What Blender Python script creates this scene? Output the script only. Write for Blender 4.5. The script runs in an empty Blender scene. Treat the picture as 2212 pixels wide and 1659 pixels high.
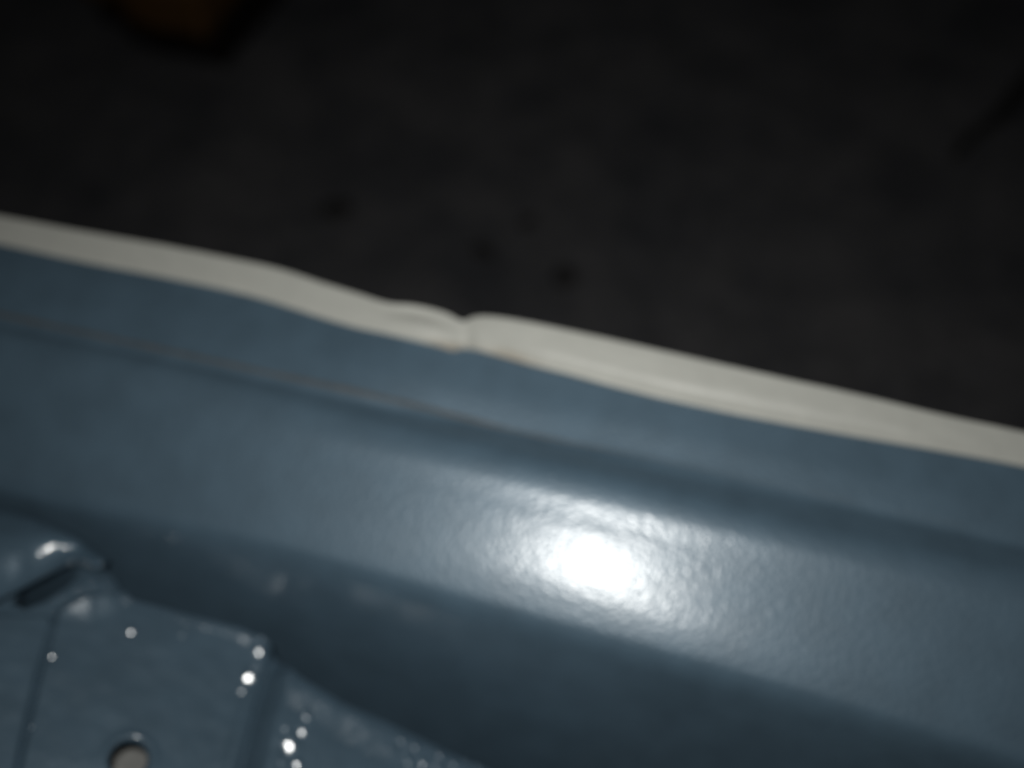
import bpy, bmesh, math, random
from mathutils import Vector, Matrix, noise

random.seed(7)
scene = bpy.context.scene
COL = scene.collection

# ------------------------------------------------------------------ camera
# image coordinates used for measuring are 2212 x 1659, focal 2372
IW, IH, F = 2212.0, 1659.0, 2372.0
PITCH = math.radians(55)
xa = Vector((15700, -3330, 2372)).normalized()      # sill direction seen by the camera
cy = Vector((0, 1, 0))
u0 = (cy - cy.dot(xa) * xa).normalized()
w0 = xa.cross(u0)
za = (math.cos(PITCH) * u0 + math.sin(PITCH) * w0).normalized()
ya = za.cross(xa)
R = Matrix((xa, ya, za))                            # camera -> world


def ray(px, py):
    return (R @ Vector((px - IW / 2, IH / 2 - py, -F))).normalized()


CAM = -0.40 * ray(1290, 1165)                       # sill hump centre is the origin


def proj(p):
    q = R.transposed() @ (Vector(p) - CAM)
    return (IW / 2 + F * q.x / -q.z, IH / 2 - F * q.y / -q.z)


def hit(px, py, o, n):
    d = ray(px, py)
    return CAM + d * ((o - CAM).dot(n) / d.dot(n))


cd = bpy.data.cameras.new("camera")
cam = bpy.data.objects.new("camera", cd)
COL.objects.link(cam)
M4 = R.to_4x4()
M4.translation = CAM
cam.matrix_world = M4
cd.sensor_width = 36
cd.lens = 36 * F / IW
cd.clip_start = 0.005
cd.clip_end = 200
cd.dof.use_dof = True
cd.dof.focus_distance = 0.285
cd.dof.aperture_fstop = 4.0
scene.camera = cam

# ------------------------------------------------------------------ world and flash
w = bpy.data.worlds.new("World")
scene.world = w
w.use_nodes = True
w.node_tree.nodes["Background"].inputs[0].default_value = (0.75, 0.9, 1.0, 1)
w.node_tree.nodes["Background"].inputs[1].default_value = 0.004

ld = bpy.data.lights.new("camera_flash", 'AREA')
ld.shape = 'RECTANGLE'
ld.size, ld.size_y = 0.030, 0.016
ld.energy = 0.46
ld.color = (1.0, 0.985, 0.945)
ld.spread = math.radians(110)
lo = bpy.data.objects.new("camera_flash", ld)
COL.objects.link(lo)
lo.location = CAM + R @ Vector((-0.022, 0.034, 0.0))
lo.rotation_euler = (-(Vector((0, 0, 0)) + ray(1190, 900) * 0.4 + CAM - lo.location)).to_track_quat('Z', 'Y').to_euler()

scene.view_settings.view_transform = 'Standard'
scene.view_settings.look = 'None'
scene.view_settings.exposure = 0.0
scene.view_settings.gamma = 1.0
scene.cycles.caustics_reflective = False


# ------------------------------------------------------------------ helpers
def tag(o, label=None, cat=None, group=None, kind=None):
    for k, v in (('label', label), ('category', cat), ('group', group), ('kind', kind)):
        if v:
            o[k] = v
    return o


def link(name, verts, faces, mat, parent=None, smooth=True):
    me = bpy.data.meshes.new(name)
    me.from_pydata([tuple(v) for v in verts], [], faces)
    me.update()
    if smooth:
        me.polygons.foreach_set("use_smooth", [True] * len(me.polygons))
    me.materials.append(mat)
    o = bpy.data.objects.new(name, me)
    COL.objects.link(o)
    o.parent = parent
    return o


def lerp(a, b, t):
    return a + (b - a) * t


def sstep(a, b, x):
    t = max(0.0, min(1.0, (x - a) / (b - a)))
    return t * t * (3 - 2 * t)


def curve(pts):
    """smooth monotone-ish interpolation y(x) through points (Catmull-Rom tangents)"""
    n = len(pts)
    m = []
    for i in range(n):
        a, b = pts[max(0, i - 1)], pts[min(n - 1, i + 1)]
        m.append((b[1] - a[1]) / (b[0] - a[0]))

    def f(x):
        if x <= pts[0][0]:
            return pts[0][1] + m[0] * (x - pts[0][0])
        if x >= pts[-1][0]:
            return pts[-1][1] + m[-1] * (x - pts[-1][0])
        for i in range(n - 1):
            if x <= pts[i + 1][0]:
                break
        x0, y0 = pts[i]
        x1, y1 = pts[i + 1]
        h = x1 - x0
        t = (x - x0) / h
        return ((2 * t**3 - 3 * t**2 + 1) * y0 + (t**3 - 2 * t**2 + t) * h * m[i]
                + (-2 * t**3 + 3 * t**2) * y1 + (t**3 - t**2) * h * m[i + 1])
    return f


def grid_faces(nr, nc, flip=False):
    fs = []
    for r in range(nr - 1):
        for c in range(nc - 1):
            a = r * nc + c
            q = (a, a + 1, a + nc + 1, a + nc)
            fs.append(q[::-1] if flip else q)
    return fs


# ------------------------------------------------------------------ materials
def base_mat(name):
    m = bpy.data.materials.new(name)
    m.use_nodes = True
    nt = m.node_tree
    return m, nt, nt.nodes["Principled BSDF"]


def tex_noise(nt, scale, detail=2.0, rough=0.5, dim='3D'):
    co = nt.nodes.new("ShaderNodeTexCoord")
    n = nt.nodes.new("ShaderNodeTexNoise")
    n.inputs["Scale"].default_value = scale
    n.inputs["Detail"].default_value = detail
    n.inputs["Roughness"].default_value = rough
    nt.links.new(co.outputs["Object"], n.inputs["Vector"])
    return n


def ramp(nt, src, stops):
    r = nt.nodes.new("ShaderNodeValToRGB")
    els = r.color_ramp.elements
    while len(els) < len(stops):
        els.new(0.5)
    for e, (p, c) in zip(els, stops):
        e.position = p
        e.color = (*c, 1)
    nt.links.new(src, r.inputs[0])
    return r


def bump_chain(nt, items):
    """items: list of (height socket, distance, strength)"""
    prev = None
    for s, d, st in items:
        b = nt.nodes.new("ShaderNodeBump")
        b.inputs["Distance"].default_value = d
        b.inputs["Strength"].default_value = st
        nt.links.new(s, b.inputs["Height"])
        if prev:
            nt.links.new(prev, b.inputs["Normal"])
        prev = b.outputs["Normal"]
    return prev


def paint(name, col, peel, rough, coat_r, lump=0.0, spec=0.5, coat=1.0):
    m, nt, b = base_mat(name)
    n = tex_noise(nt, 60, 3)
    dk = tuple(c * 0.90 for c in col)
    lt = tuple(c * 1.08 for c in col)
    r = ramp(nt, n.outputs["Fac"], [(0.3, dk), (0.7, lt)])
    nt.links.new(r.outputs[0], b.inputs["Base Color"])
    b.inputs["Roughness"].default_value = rough
    b.inputs["Specular IOR Level"].default_value = spec
    b.inputs["Specular Tint"].default_value = (0.70, 0.86, 1.0, 1)
    b.inputs["Coat Weight"].default_value = coat
    b.inputs["Coat Roughness"].default_value = coat_r
    p1 = tex_noise(nt, 540, 0.8, 0.5)
    items = [(p1.outputs["Fac"], 0.001, peel)]
    if lump:
        p2 = tex_noise(nt, 110, 3, 0.55)
        items.append((p2.outputs["Fac"], 0.004, lump))
    # a few dust nibs caught in the paint
    co = nt.nodes.new("ShaderNodeTexCoord")
    v = nt.nodes.new("ShaderNodeTexVoronoi")
    v.inputs["Scale"].default_value = 34
    nt.links.new(co.outputs["Object"], v.inputs["Vector"])
    vr = ramp(nt, v.outputs["Distance"], [(0.0, (1, 1, 1)), (0.045, (0, 0, 0))])
    items.append((vr.outputs[0], 0.0012, 0.22))
    nrm = bump_chain(nt, items)
    nt.links.new(nrm, b.inputs["Normal"])
    nt.links.new(nrm, b.inputs["Coat Normal"])
    return m


BLUE = (0.080, 0.131, 0.178)
M_sill = paint("blue_grey_paint", BLUE, 0.14, 0.44, 0.24, spec=0.7, coat=0.8)
M_floor = paint("blue_grey_sealed_paint", tuple(c * 0.97 for c in BLUE), 0.13, 0.46, 0.17, lump=0.01, spec=0.5)
M_floor.node_tree.nodes['Principled BSDF'].inputs['Coat IOR'].default_value = 1.85

M_tongue = paint("blue_grey_lip_paint", BLUE, 0.26, 0.46, 0.10, lump=0.10, spec=0.5)

M_white, nt, b = base_mat("white_paint")
at = nt.nodes.new("ShaderNodeAttribute")
at.attribute_name = "rust"
n1 = tex_noise(nt, 130, 4, 0.6)
r1 = ramp(nt, n1.outputs["Fac"], [(0.25, (0.485, 0.495, 0.460)), (0.75, (0.53, 0.54, 0.50))])
n2 = tex_noise(nt, 500, 4, 0.65)
mul = nt.nodes.new("ShaderNodeMath")
mul.operation = 'MULTIPLY'
r2 = ramp(nt, n2.outputs["Fac"], [(0.30, (0.25, 0.25, 0.25)), (0.65, (1, 1, 1))])
nt.links.new(at.outputs["Fac"], mul.inputs[0])
nt.links.new(r2.outputs[0], mul.inputs[1])
mx = nt.nodes.new("ShaderNodeMix")
mx.data_type = 'RGBA'
mx.inputs[7].default_value = (0.23, 0.175, 0.105, 1)
nt.links.new(mul.outputs[0], mx.inputs[0])
nt.links.new(r1.outputs[0], mx.inputs[6])
nt.links.new(mx.outputs[2], b.inputs["Base Color"])
b.inputs["Roughness"].default_value = 0.5
b.inputs["Coat Weight"].default_value = 0.06
b.inputs["Coat Roughness"].default_value = 0.25
n3 = tex_noise(nt, 380, 2)
nt.links.new(bump_chain(nt, [(n3.outputs["Fac"], 0.001, 0.15)]), b.inputs["Normal"])

M_seal, nt, b = base_mat("dirty_sealer")
n1 = tex_noise(nt, 160, 4, 0.6)
r1 = ramp(nt, n1.outputs["Fac"], [(0.3, (0.062, 0.078, 0.090)), (0.7, (0.086, 0.096, 0.103))])
nt.links.new(r1.outputs[0], b.inputs["Base Color"])
b.inputs["Roughness"].default_value = 0.7

M_primer, nt, b = base_mat("grey_primer")
n1 = tex_noise(nt, 200, 3)
r1 = ramp(nt, n1.outputs["Fac"], [(0.3, (0.20, 0.205, 0.20)), (0.7, (0.27, 0.275, 0.265))])
nt.links.new(r1.outputs[0], b.inputs["Base Color"])
b.inputs["Roughness"].default_value = 0.7

M_ground, nt, b = base_mat("dark_pavement")
n1 = tex_noise(nt, 11, 5, 0.65)
n2 = tex_noise(nt, 90, 3, 0.6)
r1 = ramp(nt, n1.outputs["Fac"], [(0.34, (0.068, 0.071, 0.080)), (0.66, (0.134, 0.132, 0.138))])
r2 = ramp(nt, n2.outputs["Fac"], [(0.25, (0.75, 0.75, 0.75)), (0.75, (1.15, 1.15, 1.15))])
mx = nt.nodes.new("ShaderNodeMix")
mx.data_type = 'RGBA'
mx.blend_type = 'MULTIPLY'
mx.inputs[0].default_value = 1
nt.links.new(r1.outputs[0], mx.inputs[6])
nt.links.new(r2.outputs[0], mx.inputs[7])
nt.links.new(mx.outputs[2], b.inputs["Base Color"])
b.inputs["Roughness"].default_value = 0.9
b.inputs["Specular IOR Level"].default_value = 0.2
nt.links.new(bump_chain(nt, [(n2.outputs["Fac"], 0.003, 0.5)]), b.inputs["Normal"])


def plain(name, a, c, rough, sc=60):
    m, nt, b = base_mat(name)
    n = tex_noise(nt, sc, 4, 0.6)
    r = ramp(nt, n.outputs["Fac"], [(0.3, a), (0.7, c)])
    nt.links.new(r.outputs[0], b.inputs["Base Color"])
    b.inputs["Roughness"].default_value = rough
    b.inputs["Specular IOR Level"].default_value = 0.15
    nt.links.new(bump_chain(nt, [(n.outputs["Fac"], 0.004, 0.5)]), b.inputs["Normal"])
    return m


M_brown = plain("reddish_brown", (0.105, 0.054, 0.017), (0.150, 0.078, 0.025), 0.8)
M_stone = plain("dark_stone", (0.018, 0.018, 0.018), (0.040, 0.038, 0.036), 0.9)
M_strip = plain("dark_strip", (0.006, 0.005, 0.005), (0.012, 0.010, 0.009), 0.9)

# ------------------------------------------------------------------ ground
GZ = -0.36
tag(link("pavement", [(-20, -20, GZ), (20, -20, GZ), (20, 20, GZ), (-20, 20, GZ)], [(0, 1, 2, 3)], M_ground, smooth=False),
    "dark grey pavement lying below and beyond the vehicle sill", None, None, 'structure')

# ------------------------------------------------------------------ vehicle body
body = bpy.data.objects.new("vehicle_body", None)
COL.objects.link(body)
body.location = (0, 0, 0)
tag(body, "blue grey painted vehicle body sill with a dented white outer flange", "vehicle body")


def y_at(Y, Z, px=1106.0):
    """image height at column px of the line along the sill through (Y, Z)"""
    lo_, hi_ = -2.0, 2.0
    a = proj((-0.2, Y, Z))
    c = proj((0.2, Y, Z))
    return a[1] + (c[1] - a[1]) * (px - a[0]) / (c[0] - a[0])


def march(p, phi, ytarget, sgn):
    """go along the profile (sgn +1 outward, -1 inward) with surface tilt phi until image y is reached"""
    f = math.radians(phi)
    d = (math.cos(f) * sgn, math.sin(f) * sgn)
    lo_, hi_ = 0.0, 0.3
    for _ in range(50):
        mid = (lo_ + hi_) / 2
        yy = y_at(p[0] + d[0] * mid, p[1] + d[1] * mid)
        if (yy - ytarget) * sgn > 0:
            lo_ = mid
        else:
            hi_ = mid
    return (p[0] + d[0] * lo_, p[1] + d[1] * lo_)


def profile(outs, ins):
    p = (0.0, 0.0)
    o = []
    for phi, y in outs:
        p = march(p, phi, y, 1)
        o.append(p)
    p = (0.0, 0.0)
    i = []
    for phi, y in ins:
        p = march(p, phi, y, -1)
        i.append(p)
    return o[::-1] + [(0.0, 0.0)] + i


def resample(pts, n):
    """Catmull-Rom resampling with n samples per span"""
    res = []
    m = len(pts)
    for k in range(m - 1):
        p0, p1, p2, p3 = pts[max(0, k - 1)], pts[k], pts[k + 1], pts[min(m - 1, k + 2)]
        for j in range(n):
            t = j / n
            res.append(tuple(0.5 * (2 * p1[a] + (p2[a] - p0[a]) * t + (2 * p0[a] - 5 * p1[a] + 4 * p2[a] - p3[a]) * t * t
                                    + (3 * p1[a] - p0[a] - 3 * p2[a] + p3[a]) * t**3) for a in (0, 1)))
    res.append(pts[-1])
    return res


INS = [(23.4, 1200), (23.4, 1265), (25.5, 1312), (36, 1330), (48, 1344), (60, 1360), (70, 1384), (73, 1450), (74, 1580), (75, 1780), (76, 2000)]
PR = profile([(23.6, 1085), (23.2, 1055), (19.5, 1033), (11, 1010), (-1, 989), (-13, 970), (-17, 954), (-12, 944), (-2, 936), (8, 927),
              (15, 910), (16, 860), (12, 810), (10, 770), (10, 720)], INS)
PL = profile([(23, 1085), (23, 1060), (22.5, 1036), (21, 1012), (18, 990), (13, 970), (-4, 954), (-18, 944), (-4, 936), (6, 927),
              (12, 910), (11, 860), (7, 810), (4, 770), (4, 720)], INS)
PR, PL = resample(PR, 8), resample(PL, 8)
NP = len(PR)

X0, X1, NX = -0.42, 0.40, 411
DENT_X = proj  # (readability only)


def sill_pt(k, x):
    t = sstep(-0.20, -0.02, x)
    y = lerp(PL[k][0], PR[k][0], t)
    z = lerp(PL[k][1], PR[k][1], t)
    # the lit face widens slowly to the right
    inn = sstep(0.0, 0.018, -y)
    y -= 0.034 * max(-0.12, x) * inn * 0.92
    z -= 0.034 * max(-0.12, x) * inn * 0.40
    # gentle unevenness of the pressed sheet
    q = noise.noise(Vector((x * 9, k * 0.05, 1.3))) * 0.0006
    # strip below the flange pushed in where the flange is dented
    s = 1 - sstep(35, 70, k)
    q -= 0.0022 * s * math.exp(-((x + 0.035) / 0.035) ** 2)
    q += 0.0010 * s * math.exp(-((x + 0.095) / 0.025) ** 2)
    return Vector((x, y, z + q))


verts = []
for k in range(NP):
    for i in range(NX):
        verts.append(sill_pt(k, lerp(X0, X1, i / (NX - 1))))
sill = link("sill_panel", verts, grid_faces(NP, NX), M_sill, body)

# dirty sealer line along the groove ----------------------------------------
kg = min(range(NP), key=lambda k: abs(y_at(*PR[k]) - 924) if k < NP // 2 else 1e9)
verts = []
rows = 7
for i in range(NX):
    x = lerp(X0, X1, i / (NX - 1))
    c = sill_pt(kg, x)
    wd = 0.0013 * (1 + 0.35 * noise.noise(Vector((x * 60, 2.2, 0)))) * (1 - 0.8 * sstep(-0.10, 0.03, x))
    for r in range(rows):
        a = math.pi * r / (rows - 1)
        verts.append(c + Vector((0, math.cos(a) * wd, math.cos(a) * wd * 0.65 + math.sin(a) * wd * 0.25 - 0.0001)))
link("seam_sealer", verts, grid_faces(NX, rows, True), M_seal, body)

# white outer flange ---------------------------------------------------------
top = curve([(-300, 405), (0, 462), (175, 494), (351, 525), (527, 559), (614, 579), (699, 607), (777, 631), (839, 650), (896, 655),
             (962, 671), (1000, 688), (1018, 681), (1050, 678), (1120, 687), (1296, 723), (1435, 754), (1681, 808), (1857, 845),
             (2032, 886), (2212, 924), (2500, 985)])
bot = curve([(-300, 468), (0, 528), (175, 566), (351, 599), (527, 636), (614, 661), (699, 688), (777, 710), (839, 723), (945, 748),
             (978, 756), (1005, 750), (1050, 762), (1134, 785), (1226, 808), (1331, 836), (1435, 862), (1611, 900), (1821, 940),
             (2032, 978), (2212, 1012), (2500, 1072)])
kf = min(range(NP), key=lambda k: abs(y_at(*PR[k]) - 775) if k < NP // 2 else 1e9)
fo = Vector((0, PR[kf][0], PR[kf][1])) + Vector((0, 0, 0.0022))
ft = math.radians(17)
fn = Vector((0, -math.sin(ft), math.cos(ft)))
fe = Vector((0, math.cos(ft), math.sin(ft)))
verts, rust = [], []
NF = 420
TS = [0.0, 0.04, 0.10, 0.18, 0.28, 0.40, 0.52, 0.62, 0.70, 0.76, 0.82, 0.88, 0.94, 1.0]
for i in range(NF):
    px = lerp(-250, 2450, i / (NF - 1))
    a = hit(px, top(px) + 4 + 5 * sstep(1300, 2200, px), fo, fn)
    c = hit(px, bot(px) - 5 - 4 * sstep(1300, 2200, px), fo, fn)
    # crumple relief
    crease = math.exp(-(abs(px - 1006) / (15.0 if px > 1006 else 30.0)) ** 1.5)
    swell = math.exp(-((px - 1045) / 30.0) ** 2)
    tuck = math.exp(-((px - 900) / 55.0) ** 2)
    roll = sstep(1090, 1200, px) * (1 - sstep(1800, 2150, px))
    ln = (c - a).length
    # skirt down the outside
    pre = [(0.0035, -0.030), (0.0022, -0.012), (0.0012, -0.004), (0.0004, -0.0012)]
    for dy, dz in pre:
        verts.append(a + fe * dy + Vector((0, 0, dz)))
        rust.append(0)
    for t in TS:
        p = a.lerp(c, t)
        h = 0.00015 * math.sin(math.pi * t)
        h -= 0.0024 * crease * (0.4 + 0.6 * t)
        h += 0.0005 * swell * math.sin(math.pi * t)
        h += 0.0016 * tuck * (math.exp(-((t - 0.62) / 0.22) ** 2) - 0.7 * math.exp(-((t - 0.25) / 0.2) ** 2))
        # folded lip: a small ledge along the inner edge
        h -= roll * 0.0005 * sstep(0.66, 0.76, t) * (1 - sstep(0.8, 1.0, t) * 0.5)
        h += 0.0002 * noise.noise(Vector((px * 0.01, t * 3, 0)))
        verts.append(p + fn * h)
        e = sstep(0.72, 1.0, t)
        rust.append(min(1.0, e * (0.9 * math.exp(-((px - 970) / 40) ** 2) + 0.8 * math.exp(-((px - 1105) / 55) ** 2) + 0.04)))
    e0 = verts[-1]
    for dy, dz in [(-0.0005, -0.0003), (-0.0008, -0.0008), (-0.0006, -0.0016), (0.0002, -0.0030), (0.0020, -0.0042)]:
        verts.append(e0 + fe * dy + fn * dz)
        rust.append(rust[-1] * 0.9 if dy < 0.001 else 0.6)
NR = len(pre) + len(TS) + 5
fl = link("outer_flange", verts, grid_faces(NF, NR, True), M_white, body)
fl['label'] = "white painted outer flange with a crumpled dent near its middle"
att = fl.data.attributes.new("rust", 'FLOAT', 'POINT')
att.data.foreach_set("value", rust)

# ------------------------------------------------------------------ floor pressing, lower left
# plane through two points of the inner wall, leaning towards the camera
kw = min(range(NP), key=lambda k: abs(y_at(*PR[k]) - 1500) if k > NP // 2 else 1e9)
wo = Vector((0, PR[kw][0], PR[kw][1]))
wf = math.radians(74)
wn = Vector((0, -math.sin(wf), math.cos(wf)))
A = hit(-100, 1040, wo, wn)
B = hit(900, 1500, wo, wn)
e1 = (B - A).normalized()
side = e1.cross(wn).normalized()
if side.z > 0:
    side = -side                     # pointing down the wall
LEAN = math.radians(84)
e2 = (side * math.cos(LEAN) + wn * math.sin(LEAN)).normalized()
qn = e2.cross(e1).normalized()
if qn.dot(CAM - A) < 0:
    qn = -qn


def uv(px, py, h=0.0):
    p = hit(px, py, A + qn * h, qn) - A
    return Vector((p.dot(e1), p.dot(e2)))


def seg_d(p, a, c):
    """signed distance to the line a->c (positive on its left) """
    d = (c - a).normalized()
    r = p - a
    return d.x * r.y - d.y * r.x


def poly_sdf(p, poly):
    d = 1e9
    ins = False
    n = len(poly)
    for i in range(n):
        a, c = poly[i], poly[(i + 1) % n]
        e = c - a
        t = max(0, min(1, (p - a).dot(e) / e.dot(e)))
        d = min(d, (p - (a + e * t)).length)
        if (a.y > p.y) != (c.y > p.y) and p.x < (c.x - a.x) * (p.y - a.y) / (c.y - a.y) + a.x:
            ins = not ins
    return -d if ins else d


def round_edge(d, depth, r):
    """height of a raised region: d = signed distance (negative inside), rounded shoulder"""
    if d <= -r:
        return depth
    if d >= r * 0.6:
        return 0.0
    t = (d + r) / (1.6 * r)
    return depth * (1 - t * t * (3 - 2 * t))


PANEL = [uv(*q, 0.004) for q in [(124, 1312), (180, 1288), (250, 1276), (300, 1250), (360, 1256), (470, 1280), (560, 1306), (596, 1340), (594, 1392), (580, 1440),
                                 (558, 1520), (538, 1600), (512, 1700), (478, 1850), (-40, 1950), (22, 1750), (52, 1600), (84, 1460)]]
SIDE = [uv(*q, 0.013) for q in [(900, 1380), (760, 1320), (650, 1360), (592, 1450), (564, 1540), (540, 1640), (523, 1700), (482, 1860), (1500, 2300), (1700, 1960), (1300, 1640), (1100, 1480)]]
LEFT = [uv(*q, 0.0035) for q in [(-300, 1325), (106, 1325), (114, 1345), (79, 1460), (47, 1600), (17, 1750), (-45, 1950), (-700, 1960)]]
BLOB = [uv(*q, 0.008) for q in [(150, 1240), (205, 1212), (246, 1222), (264, 1256), (250, 1292), (196, 1312), (146, 1304), (134, 1270)]]
SHEET = [uv(*q, 0.003) for q in [(-500, 900), (-100, 1050), (0, 1085), (120, 1118), (215, 1160), (276, 1215), (310, 1264), (430, 1296), (540, 1326), (610, 1362)]] + \
        [uv(*q, 0.012) for q in [(665, 1420), (760, 1478), (860, 1522), (950, 1566), (1110, 1640), (1400, 1790), (1500, 2300)]] + [uv(-700, 2300)]
SLOT = [uv(*q) for q in [(28, 1302), (55, 1262), (105, 1240), (160, 1222), (170, 1236), (146, 1266), (95, 1297), (55, 1312)]]
HOLE = uv(279, 1638, 0.004)
HR = (uv(321, 1636, 0.004) - uv(237, 1636, 0.004)).length / 2


UX = uv(850, 1600).x
RX = uv(480, 1450).x
SX = uv(600, 1400).x


def base_height(p):
    h = 0.0
    dp = poly_sdf(p, PANEL)
    h = max(h, round_edge(dp, 0.0040, 0.0018))
    h += 0.0013 * math.exp(-((dp + 0.0042) / 0.0028) ** 2) * sstep(0.0, 0.008, p.x - RX)
    h = max(h, round_edge(poly_sdf(p, SIDE), 0.0145, 0.0068))
    h = max(h, round_edge(poly_sdf(p, LEFT), 0.0034, 0.0013))
    h += round_edge(poly_sdf(p, BLOB), 0.0030, 0.0090)
    h += 0.0006 * noise.noise(Vector((p.x * 45, p.y * 45, 3.1)))
    h += 0.0002 * noise.noise(Vector((p.x * 170, p.y * 170, 8.1)))
    # runs of brushed sealer
    h += 0.0003 * sstep(-0.004, 0.012, p.x - UX) * noise.noise(Vector((p.x * 330, p.y * 330, 1.0)))
    # rounds over and runs under the wall along its upper edge
    h -= 0.050 * (1 - round_edge(poly_sdf(p, SHEET), 1.0, 0.0070))
    h -= 0.0035 * (1 - round_edge(poly_sdf(p, SHEET) + 0.004, 1.0, 0.0085))
    h -= 0.005 * sstep(0.0, 0.014, p.x - SX) * (1 - round_edge(poly_sdf(p, SHEET) + 0.009, 1.0, 0.018))
    h -= 0.030 * (1 - sstep(-0.0018, 0.0006, poly_sdf(p, SLOT)))
    # dimpled rim of the hole
    d = (p - HOLE).length
    h += 0.0006 * math.exp(-((d - HR * 1.25) / 0.0016) ** 2)
    h -= 0.0012 * (1 - sstep(HR * 0.95, HR * 1.2, d))
    return h


# flats tilted to mirror the flash into the camera: glints built into the shape
GLINT_FLATS = []
for px, py, r in [(549, 1359, 2.2), (564, 1382, 1.9), (559, 1408, 2.3), (556, 1432, 1.3), (536, 1467, 2.4), (524, 1492, 1.6),
                  (625, 1612, 3.1), (617, 1578, 1.8), (650, 1580, 2.2), (660, 1552, 1.9), (640, 1654, 1.8), (607, 1648, 1.4),
                  (282, 1365, 1.3), (393, 1374, 1.0), (112, 1420, 1.2), (66, 1575, 1.0),
                  (866, 1602, 1.3), (896, 1618, 1.3), (880, 1648, 1.5), (912, 1652, 1.5), (948, 1634, 1.3), (978, 1655, 1.4), (1030, 1657, 1.2), (940, 1658, 1.3), (1005, 1648, 1.1)]:
    r *= 0.001
    c = uv(px, py, 0.004)
    for _ in range(8):
        c = uv(px, py, base_height(c))
    P = A + e1 * c.x + e2 * c.y + qn * base_height(c)
    H = ((CAM - P).normalized() + (lo.location - P).normalized()).normalized()
    ep = 0.0006
    gx = (base_height(c + Vector((ep, 0))) - base_height(c - Vector((ep, 0)))) / (2 * ep)
    gy = (base_height(c + Vector((0, ep))) - base_height(c - Vector((0, ep)))) / (2 * ep)
    GLINT_FLATS.append((c, r, Vector((-H.dot(e1) / H.dot(qn) - gx, -H.dot(e2) / H.dot(qn) - gy))))


RIM = (uv(536, 1500) - uv(556, 1400)).normalized()
RIMN = Vector((-RIM.y, RIM.x))


def height(p):
    h = base_height(p)
    for c, r, g in GLINT_FLATS:
        d = p - c
        if abs(d.x) < 3 * r and abs(d.y) < 3 * r:
            q = (d.dot(RIM) / 1.45) ** 2 + (d.dot(RIMN) / 0.85) ** 2      # drawn out along the edge
            q *= 1 + 0.5 * noise.noise(Vector((p.x * 420, p.y * 420, 2.0)))
            h += math.exp(-(q / (r * r)) ** 1.6) * g.dot(d)
    return h


step = 0.00045
cs = [uv(px, py, 0.004) for px, py in [(-60, 1050), (-60, 1760), (1260, 1760), (1000, 1540), (500, 1290)]]
u_a, u_b = min(c.x for c in cs), max(c.x for c in cs)
v_a, v_b = min(c.y for c in cs) - 0.012, max(c.y for c in cs)
nu, nv = int((u_b - u_a) / step), int((v_b - v_a) / step)
verts, keep = [], []
for r in range(nv):
    for c in range(nu):
        p = Vector((u_a + c * step, v_a + r * step))
        d = p - HOLE
        L = d.length
        keep.append(L > HR)
        if HR - step * 0.75 < L <= HR + step * 0.75:       # snap the ring onto the rim
            p = HOLE + d * (HR / L)
            keep[-1] = True
        verts.append(A + e1 * p.x + e2 * p.y + qn * height(p))
faces = [f for f in grid_faces(nv, nu) if all(keep[i] for i in f)]
nrm = (verts[1] - verts[0]).cross(verts[nu] - verts[0])
if nrm.dot(qn) < 0:
    faces = [f[::-1] for f in faces]
floor = link("floor_panel", verts, faces, M_floor, body)

# rim turned inward round the hole, and the sheet seen through it
hv = []
NH = 48
for r, (k, dz) in enumerate([(1.06, 0.0006), (1.0, 0.0), (0.975, -0.0008), (0.97, -0.0022)]):
    for j in range(NH):
        a = 2 * math.pi * j / NH
        p = HOLE + Vector((math.cos(a), math.sin(a))) * HR * k
        hv.append(A + e1 * p.x + e2 * p.y + qn * (height(HOLE + (p - HOLE).normalized() * HR * 1.02) + dz))
fs = [(r * NH + j, r * NH + (j + 1) % NH, (r + 1) * NH + (j + 1) % NH, (r + 1) * NH + j) for r in range(3) for j in range(NH)]
link("hole_rim", hv, fs, M_floor, floor)
bc = A + e1 * HOLE.x + e2 * HOLE.y - qn * 0.024
bv = [bc + e1 * (math.cos(2 * math.pi * j / 32) * 0.03) + e2 * (math.sin(2 * math.pi * j / 32) * 0.03) for j in range(32)]
back = link("backing_sheet", bv, [tuple(range(32))], M_primer, floor, smooth=False)
back['label'] = "pale grey sheet showing through the round hole"

# pressed tongue with an open slot under it ----------------------------------


def above(px, py, h):
    return hit(px, py, A + qn * h, qn)


def row(pts, h, n=40):
    f = curve(pts)
    a, c = pts[0][0], pts[-1][0]
    return [(lerp(a, c, j / (n - 1)), f(lerp(a, c, j / (n - 1))), h) for j in range(n)]


def hs(j, n=40):
    return 1 - sstep(0.62, 1.0, j / (n - 1))


rows_ = [
    row([(-90, 1082), (0, 1098), (60, 1112), (120, 1135), (182, 1163), (236, 1210)], 0.002),
    row([(-90, 1112), (0, 1112), (60, 1120), (120, 1137), (180, 1166), (233, 1213)], 0.010),
    row([(-90, 1165), (0, 1150), (60, 1142), (120, 1146), (176, 1172), (228, 1217)], 0.0150),
    row([(-90, 1222), (0, 1196), (60, 1176), (120, 1166), (170, 1182), (222, 1221)], 0.0172),
    row([(-90, 1280), (0, 1242), (60, 1214), (120, 1194), (166, 1198), (216, 1225)], 0.0152),
    row([(-90, 1325), (0, 1282), (60, 1252), (120, 1224), (162, 1213), (211, 1229)], 0.0118),
    row([(-90, 1340), (0, 1296), (60, 1266), (120, 1234), (160, 1219), (207, 1231)], 0.0092),
    row([(-90, 1335), (0, 1290), (60, 1260), (120, 1230), (158, 1216), (204, 1230)], 0.0076),
    row([(-90, 1290), (0, 1250), (60, 1225), (120, 1205), (154, 1205), (200, 1226)], 0.0096),
]
verts = []
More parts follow.
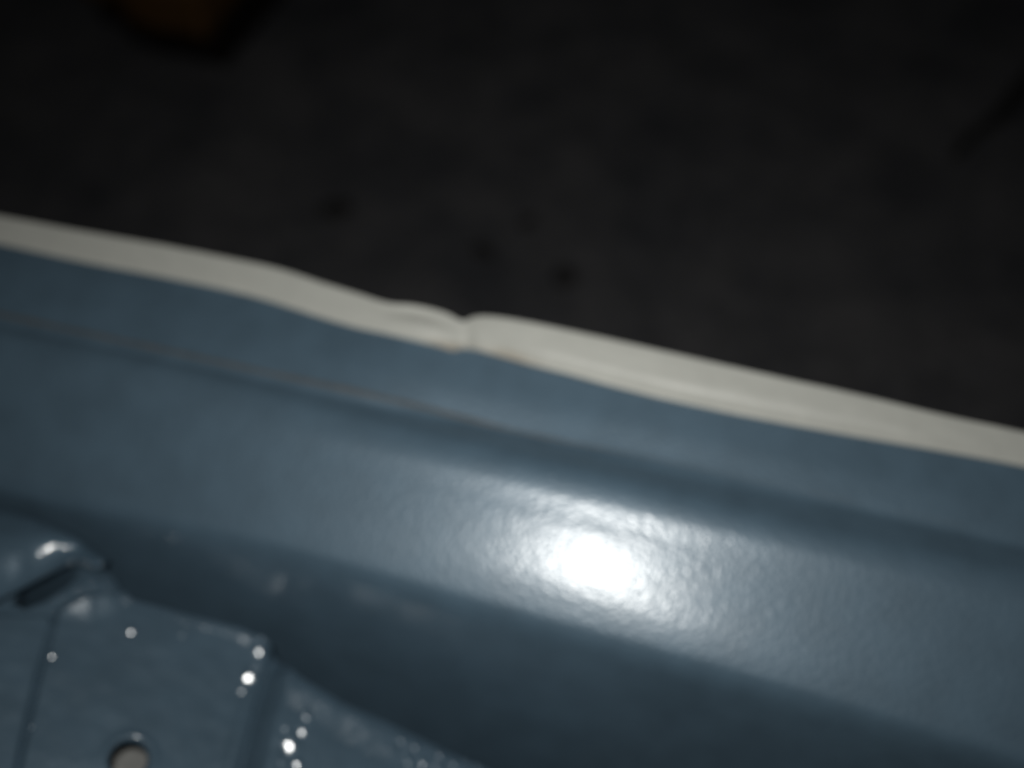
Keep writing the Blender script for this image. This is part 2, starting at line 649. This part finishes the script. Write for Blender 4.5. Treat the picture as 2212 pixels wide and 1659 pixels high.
for r in rows_:
    for j, (px, py, h) in enumerate(r):
        hh = h * (1.0 - 0.55 * sstep(0.80, 1.0, j / 39)) + 0.0007 * noise.noise(Vector((px * 0.02, py * 0.02, 4)))
        verts.append(above(px, py, hh))
verts0 = list(verts)
fs = grid_faces(len(rows_), 40)
ton = link("pressed_tongue", verts, fs, M_tongue, body)
bm = bmesh.new()
bm.from_mesh(ton.data)
bmesh.ops.subdivide_edges(bm, edges=bm.edges, cuts=1, use_grid_fill=True, smooth=1.0)
bm.to_mesh(ton.data)
bm.free()
ton.data.polygons.foreach_set("use_smooth", [True] * len(ton.data.polygons))


# ------------------------------------------------------------------ things on the pavement
def ground_pt(px, py):
    return hit(px, py, Vector((0, 0, GZ)), Vector((0, 0, 1)))


def lump(name, px, py, sx, sy, sz, rot, seed, mat):
    bm = bmesh.new()
    bmesh.ops.create_icosphere(bm, subdivisions=3, radius=1.0)
    for v in bm.verts:
        n = noise.noise(v.co * 1.4 + Vector((seed, 0, 0))) * 0.28 + noise.noise(v.co * 3.5 + Vector((0, seed, 0))) * 0.10
        c = v.co * (1 + n)
        v.co = Vector((c.x * sx, c.y * sy, max(-0.35, c.z) * sz + 0.35 * sz))
    me = bpy.data.meshes.new(name)
    bm.to_mesh(me)
    bm.free()
    me.polygons.foreach_set("use_smooth", [True] * len(me.polygons))
    me.materials.append(mat)
    o = bpy.data.objects.new(name, me)
    COL.objects.link(o)
    o.location = ground_pt(px, py)
    o.rotation_euler = (0, 0, rot)
    return o


tag(lump("pebble", 725, 456, 0.014, 0.008, 0.006, 0.5, 1.0, M_stone),
    "largest small dark pebble on the pavement, farthest to the left", "pebble", "dark pebbles on the pavement")
tag(lump("pebble", 1045, 545, 0.010, 0.007, 0.005, -0.5, 4.0, M_stone),
    "faint dark pebble on the pavement just above the crumpled dent", "pebble", "dark pebbles on the pavement")
tag(lump("pebble", 1220, 600, 0.009, 0.010, 0.006, 0.3, 9.0, M_stone),
    "dark pebble on the pavement nearest the white flange, farthest to the right", "pebble", "dark pebbles on the pavement")

tag(lump("pebble", 1140, 482, 0.008, 0.006, 0.004, 0.9, 14.0, M_stone),
    "smallest and faintest dark pebble, farther out than the one above the dent", "pebble", "dark pebbles on the pavement")

# brown block: a chipped oblong with rounded edges
bm = bmesh.new()
bmesh.ops.create_cube(bm, size=1.0)
bmesh.ops.scale(bm, vec=(0.155, 0.16, 0.055), verts=bm.verts)
bmesh.ops.translate(bm, vec=(0, 0, 0.0275), verts=bm.verts)
bmesh.ops.bevel(bm, geom=bm.edges[:], offset=0.010, segments=3, affect='EDGES', profile=0.6)
bmesh.ops.subdivide_edges(bm, edges=[e for e in bm.edges if e.calc_length() > 0.02], cuts=6, use_grid_fill=True)
for v in bm.verts:
    n = noise.noise(v.co * 22) * 0.006 + noise.noise(v.co * 60) * 0.002
    v.co += Vector((n, n * 0.7, n * 0.4 if v.co.z > 0.004 else 0))
    # broken front corner
    if v.co.x < -0.015 and v.co.y < -0.03:
        v.co.y += 0.020 * sstep(-0.015, -0.04, v.co.x) if False else 0.020 * (1 - sstep(-0.04, -0.015, v.co.x))
me = bpy.data.meshes.new("top_piece")
bm.to_mesh(me)
bm.free()
me.polygons.foreach_set("use_smooth", [True] * len(me.polygons))
me.materials.append(M_brown)
blk = bpy.data.objects.new("brown_block", None)
COL.objects.link(blk)
blk.location = ground_pt(400, 30) + Vector((0, 0.02, 0))
blk.rotation_euler = (0, 0, -0.10)
tag(blk, "dark reddish brown block with a black base lying on the pavement at the top left", "block")
tp = bpy.data.objects.new("top_piece", me)
COL.objects.link(tp)
tp.parent = blk
tp.location = (-0.010, 0.002, 0.022)
bm = bmesh.new()
bmesh.ops.create_cube(bm, size=1.0)
bmesh.ops.scale(bm, vec=(0.160, 0.166, 0.026), verts=bm.verts)
bmesh.ops.translate(bm, vec=(0.006, 0, 0.013), verts=bm.verts)
bmesh.ops.bevel(bm, geom=bm.edges[:], offset=0.008, segments=3, affect='EDGES', profile=0.5)
bmesh.ops.subdivide_edges(bm, edges=[e for e in bm.edges if e.calc_length() > 0.02], cuts=6, use_grid_fill=True)
for v in bm.verts:
    n = noise.noise(v.co * 25) * 0.006
    v.co += Vector((n, n * 0.8, 0))
    if v.co.x < -0.02 and v.co.y < -0.03:
        v.co.y += 0.022 * (1 - sstep(-0.05, -0.02, v.co.x))
me = bpy.data.meshes.new("black_base")
bm.to_mesh(me)
bm.free()
me.polygons.foreach_set("use_smooth", [True] * len(me.polygons))
me.materials.append(M_strip)
bb = bpy.data.objects.new("black_base", me)
COL.objects.link(bb)
bb.parent = blk

# thin dark strip by the right edge
a, c = ground_pt(2060, 345), ground_pt(2330, 70)
d = (c - a)
L = d.length
d.normalize()
s = Vector((-d.y, d.x, 0))
vs = []
NS, NA = 30, 7
for i in range(NS):
    t = i / (NS - 1)
    p = a + d * L * t + s * 0.006 * noise.noise(Vector((t * 4, 0, 0)))
    r = (0.004 + 0.010 * t) * (1 + 0.25 * noise.noise(Vector((t * 9, 3, 0))))
    for j in range(NA):
        an = math.pi * j / (NA - 1)
        vs.append(p - a + s * math.cos(an) * r + Vector((0, 0, math.sin(an) * r * 0.35)))
st = link("dark_strip", vs, grid_faces(NS, NA), M_strip)
st.location = a
st.data.materials[0] = M_stone
tag(st, "thin black strip lying slantwise on the pavement by the right edge", "strip")
